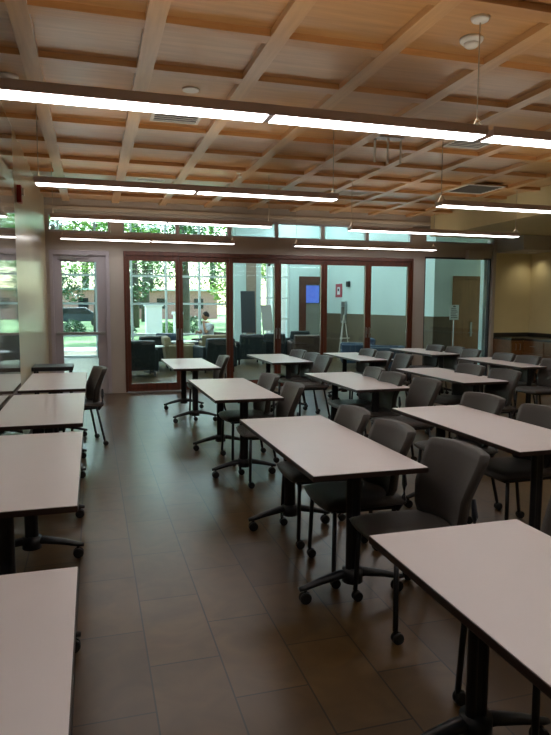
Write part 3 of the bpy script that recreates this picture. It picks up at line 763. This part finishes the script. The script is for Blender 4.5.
armchair(2.72, 14.2, 190, 'teal', 'dark green armchair behind the second folding pane, nearest', .85)
armchair(3.1, 15.9, 170, 'tan', 'tan armchair behind the second folding pane', .95)
armchair(2.02, 14.85, 90, 'tan', 'tan armchair facing sideways, mostly behind a door post')
armchair(.92, 13.7, 185, 'teal', 'dark armchair at the left of the first folding pane', .8)
armchair(1.30, 15.7, 200, 'teal', 'dark armchair in the middle of the first folding pane', .9)
armchair(2.0, 17.0, 170, 'blue', 'blue-grey armchair at the right of the first folding pane', .85)
armchair(.6, 17.1, 160, 'teal', 'dark armchair farthest back in the first folding pane')
armchair(5.35, 15.3, 170, 'brown', 'brown armchair behind the fourth folding pane', .9)
armchair(5.75, 17.65, 200, 'teal', 'dark armchair behind the brown one in the fourth pane', .8)
armchair(6.35, 14.3, 250, 'blue', 'blue-grey armchair behind the fifth folding pane', .8, .74)
armchair(6.5, 13.0, 240, 'blue', 'blue-grey armchair behind the sixth folding pane', .8, .62)
def round_table(x, y, r, h, label, top='white', leg='tan'):
    t = thing('low_table', label, 'table', (x, y, 0), 0, 'lobby side tables')
    MB().lathe([(r - .01, h - .03), (r, h - .02), (r, h - .005), (r - .01, h)], seg=28).build('tabletop', top, t)
    MB().lathe([(.05, .02), (.045, .3), (.05, h - .03)], seg=16).build('pedestal', leg, t, smooth=True)
    MB().lathe([(.2, 0), (.2, .012), (.05, .03)], seg=24).build('base', 'black', t)
round_table(1.30, 14.45, .28, .60, 'round pale side table on a beige pedestal in the first pane')
round_table(2.25, 15.9, .36, .62, 'pale round table between armchairs in the second pane')
round_table(.7, 15.0, .3, .5, 'small pale side table at the left of the first pane')
# easel-like display boards
def board(x, y, rz, w, z0, z1, m, label, lean=.12):
    t = thing('display_board', label, 'display board', (x, y, 0), radians(rz), 'standing boards in the lobby')
    b = MB(); b.add([(-w / 2, 0, z0), (w / 2, 0, z0), (w / 2, .03, z0), (-w / 2, .03, z0), (-w / 2, lean, z1), (w / 2, lean, z1), (w / 2, lean + .03, z1), (-w / 2, lean + .03, z1)],
                    [(0, 3, 2, 1), (4, 5, 6, 7), (0, 1, 5, 4), (1, 2, 6, 5), (2, 3, 7, 6), (3, 0, 4, 7)])
    b.build('panel', m, t)
    for s in (-1, 1): MB().tube([(s * w * .4, .0, 0), (s * w * .4, .06, z0 + .05)], .015, 8).build('leg', 'steel', t)
    MB().tube([(0, .45, 0), (0, lean, z1 * .8)], .015, 8).build('leg', 'steel', t)
board(4.33, 17.4, 0, .42, .75, 1.95, 'shell', 'tall dark leaning board standing in the third pane')
board(4.98, 17.6, 20, .36, .8, 1.55, 'wall', 'grey easel board in front of the lobby window')
t = thing('folding_easel', 'pale folded easel leaning by the wainscot in the fifth pane', 'easel', (6.72, 16.0, 0))
for dx, dy, tx_ in ((-.18, 0, .02), (.18, -.05, .04), (.0, .3, .03)): MB().tube([(dx, dy, 0), (tx_, .1, 1.28)], .014, 8).build('leg', 'trimw', t)
B(-.12, -.02, .62, .16, .03, .65).build('crossbar', 'trimw', t)
t = thing('wall_panel_unit', 'tall narrow metal unit on the lobby wall in the fifth pane', 'wall unit', (7.13, 16.95, 0))
B(-.06, -.16, 1.03, 0, .16, 1.66).build('housing', 'steel', t, bevel=.01); B(-.07, -.1, 1.1, -.06, .1, 1.5).build('face', 'grille', t)
t = thing('fire_extinguisher_sign', 'pinkish red square notice on the lobby wall', 'sign', (7.145, 17.45, 1.99))
B(-.012, -.25, -.2, 0, .25, .2).build('plate', mat('notice_red', (176, 70, 84), .5), t)
B(-.018, -.1, -.12, -.0125, .1, .1).build('symbol', 'paper', t); B(-.024, -.05, -.02, -.019, .05, .06).build('symbol_mark', 'ink', t)
tag(B(7.09, 16.6, 2.08, 7.149, 16.8, 2.24).build('wall_sensor', 'black', bevel=.01), 'small black box on the lobby wall right of the notice', 'sensor')
t = thing('sign_stand', 'white paper sign on a thin pole in front of the oak door', 'sign', (7.48, 11.75, 0))
MB().lathe([(.14, 0), (.14, .015), (.02, .03)], seg=24).build('base', 'black', t); MB().tube([(0, 0, .02), (0, 0, 1.3)], .01, 8).build('pole', 'steel', t)
pp = B(-.11, -.02, 1.24, .11, -.012, 1.56).build('sheet', 'paper', t)
ln = MB()
for i in range(6): ln.box(-.08, -.0215, 1.28 + i * .04, .08 - .02 * (i % 3), -.0202, 1.293 + i * .04)
ln.box(-.03, -.0215, 1.515, .03, -.0202, 1.54)
ln.build('printed_lines', 'ink', pp)
tag(B(7.0, 11.3, 0, 7.05, 11.34, .01).build('floor_plate', 'steel'), 'x', 'y') if False else None

# ------------------------------------------------------------------ seated person in the lobby
def skin_obj(name, pts, edges, rad, m, parent, sub=2, root=0):
    me = bpy.data.meshes.new(name); me.from_pydata(pts, edges, []); o = bpy.data.objects.new(name, me); C.objects.link(o); o.parent = parent
    md = o.modifiers.new('skin', 'SKIN'); md.use_smooth_shade = True
    for i, r in enumerate(rad): me.skin_vertices[0].data[i].radius = (r, r) if not isinstance(r, tuple) else r; me.skin_vertices[0].data[i].use_root = (i == root)
    s = o.modifiers.new('sub', 'SUBSURF'); s.levels = sub; s.render_levels = sub
    me.materials.append(MT[m]); return o
pr = thing('person', 'person with dark hair and white shirt sitting, hand raised to face', 'person', (3.12, 17.2, 0), radians(18))
# faces -X locally; hip height .47
P_ = [(0, 0, .50), (.0, 0, .68), (-.03, 0, .86), (-.05, 0, 1.00), (-.07, 0, 1.10),              # 0-4 spine
      (-.04, .17, .98), (-.14, .22, .76), (-.30, .10, .80),                                      # 5-7 arm L
      (-.04, -.17, .98), (-.20, -.20, .76), (-.20, -.09, 1.00),                                  # 8-10 arm R raised to face
      (-.05, .10, .48), (-.45, .13, .50), (-.48, .14, .10), (-.60, .15, .05),
      (-.05, -.10, .48), (-.45, -.13, .50), (-.46, -.14, .10), (-.58, -.15, .05)]
E_ = [(0, 1), (1, 2), (2, 3), (3, 4), (3, 5), (5, 6), (6, 7), (3, 8), (8, 9), (9, 10), (0, 11), (11, 12), (12, 13), (13, 14), (0, 15), (15, 16), (16, 17), (17, 18)]
R_ = [.14, .13, .145, .10, .052, .068, .045, .030, .068, .045, .030, .10, .068, .045, .038, .10, .068, .045, .038]
for hb, dr in ((7, Vector((-.6, -.5, -.1))), (10, Vector((.1, .35, 1)))):
    dr.normalize(); side = dr.cross(Vector((1, .2, 0))).normalized(); hp = Vector(P_[hb])
    palm = len(P_); P_.append(tuple(hp + dr * .06)); R_.append(.032); E_.append((hb, palm))
    for i in range(4):
        a = len(P_); off = side * (.018 * (i - 1.5)); L = (.055, .068, .062, .046)[i]
        P_.append(tuple(hp + dr * .10 + off * 1.6)); P_.append(tuple(hp + dr * (.10 + L * .6) + off * 1.9 + Vector((.01, 0, -.005)))); R_ += [.010, .008]; E_ += [(palm, a), (a, a + 1)]
    a = len(P_); P_.append(tuple(hp + dr * .05 + side * -.045)); P_.append(tuple(hp + dr * .09 + side * -.062)); R_ += [.011, .009]; E_ += [(palm, a), (a, a + 1)]
body = skin_obj('body', P_, E_, R_, 'skin', pr)
hd = MB(); 
prof = []
for j in range(11):
    a = -pi / 2 + pi * j / 10; prof.append((.078 * cos(a) * (1 if j > 4 else .9 + .02 * j) + .002, .118 * sin(a)))
hd.lathe(prof, (0, 0, 0), 20); hh = hd.build('head', 'skin', pr, smooth=True); hh.location = (-.10, 0, 1.23); hh.scale = (1.12, 1, 1)
fc = MB(); fc.add([(-.085, -.012, .005), (-.085, .012, .005), (-.106, 0, -.022), (-.085, 0, -.032), (-.085, 0, .03)], [(0, 2, 4), (4, 2, 1), (0, 3, 2), (3, 1, 2)]); fc.build('nose', 'skin', hh)
for s in (-1, 1):
    MB().lathe([(.001, -.01), (.009, -.006), (.01, 0), (.009, .006), (.001, .01)], (-.070, s * .03, .01), 10).build('eye', 'eye', hh, smooth=True)
    MB().lathe([(.002, -.008), (.022, -.005), (.026, 0), (.022, .005), (.002, .008)], (0, s * .079, -.005), 12, 'y').build('ear', 'skin', hh, smooth=True)
B(-.078, -.02, -.052, -.068, .02, -.044).build('mouth', 'mouth', hh, bevel=.002)
hr = MB(); pr_ = []
for j in range(8):
    a = pi * .02 + pi / 2 * j / 7 * .98; pr_.append((.090 * cos(a) + .001, .128 * sin(a)))
hr.lathe([(.084, -.03)] + pr_, (.016, 0, .012), 20); hr.build('hair', 'hair', hh, smooth=True)
sh = [(0, 0, .52), (.0, 0, .68), (-.03, 0, .86), (-.045, 0, .99), (-.055, 0, 1.04), (-.04, .17, .98), (-.12, .21, .82), (-.04, -.17, .98), (-.16, -.195, .82)]
skin_obj('shirt', sh, [(0, 1), (1, 2), (2, 3), (3, 4), (3, 5), (5, 6), (3, 7), (7, 8)], [.17, .16, .178, .15, .095, .082, .062, .082, .062], 'shirt', pr)
tr = [(0, 0, .50), (-.05, .10, .485), (-.45, .13, .505), (-.48, .14, .13), (-.05, -.10, .485), (-.45, -.13, .505), (-.46, -.14, .13)]
skin_obj('trousers', tr, [(0, 1), (1, 2), (2, 3), (0, 4), (4, 5), (5, 6)], [.155, .112, .08, .058, .112, .08, .058], 'trousers', pr)
armchair(3.17, 17.22, -72, 'brown', 'brown armchair that the person in the white shirt sits on', .86, .78)
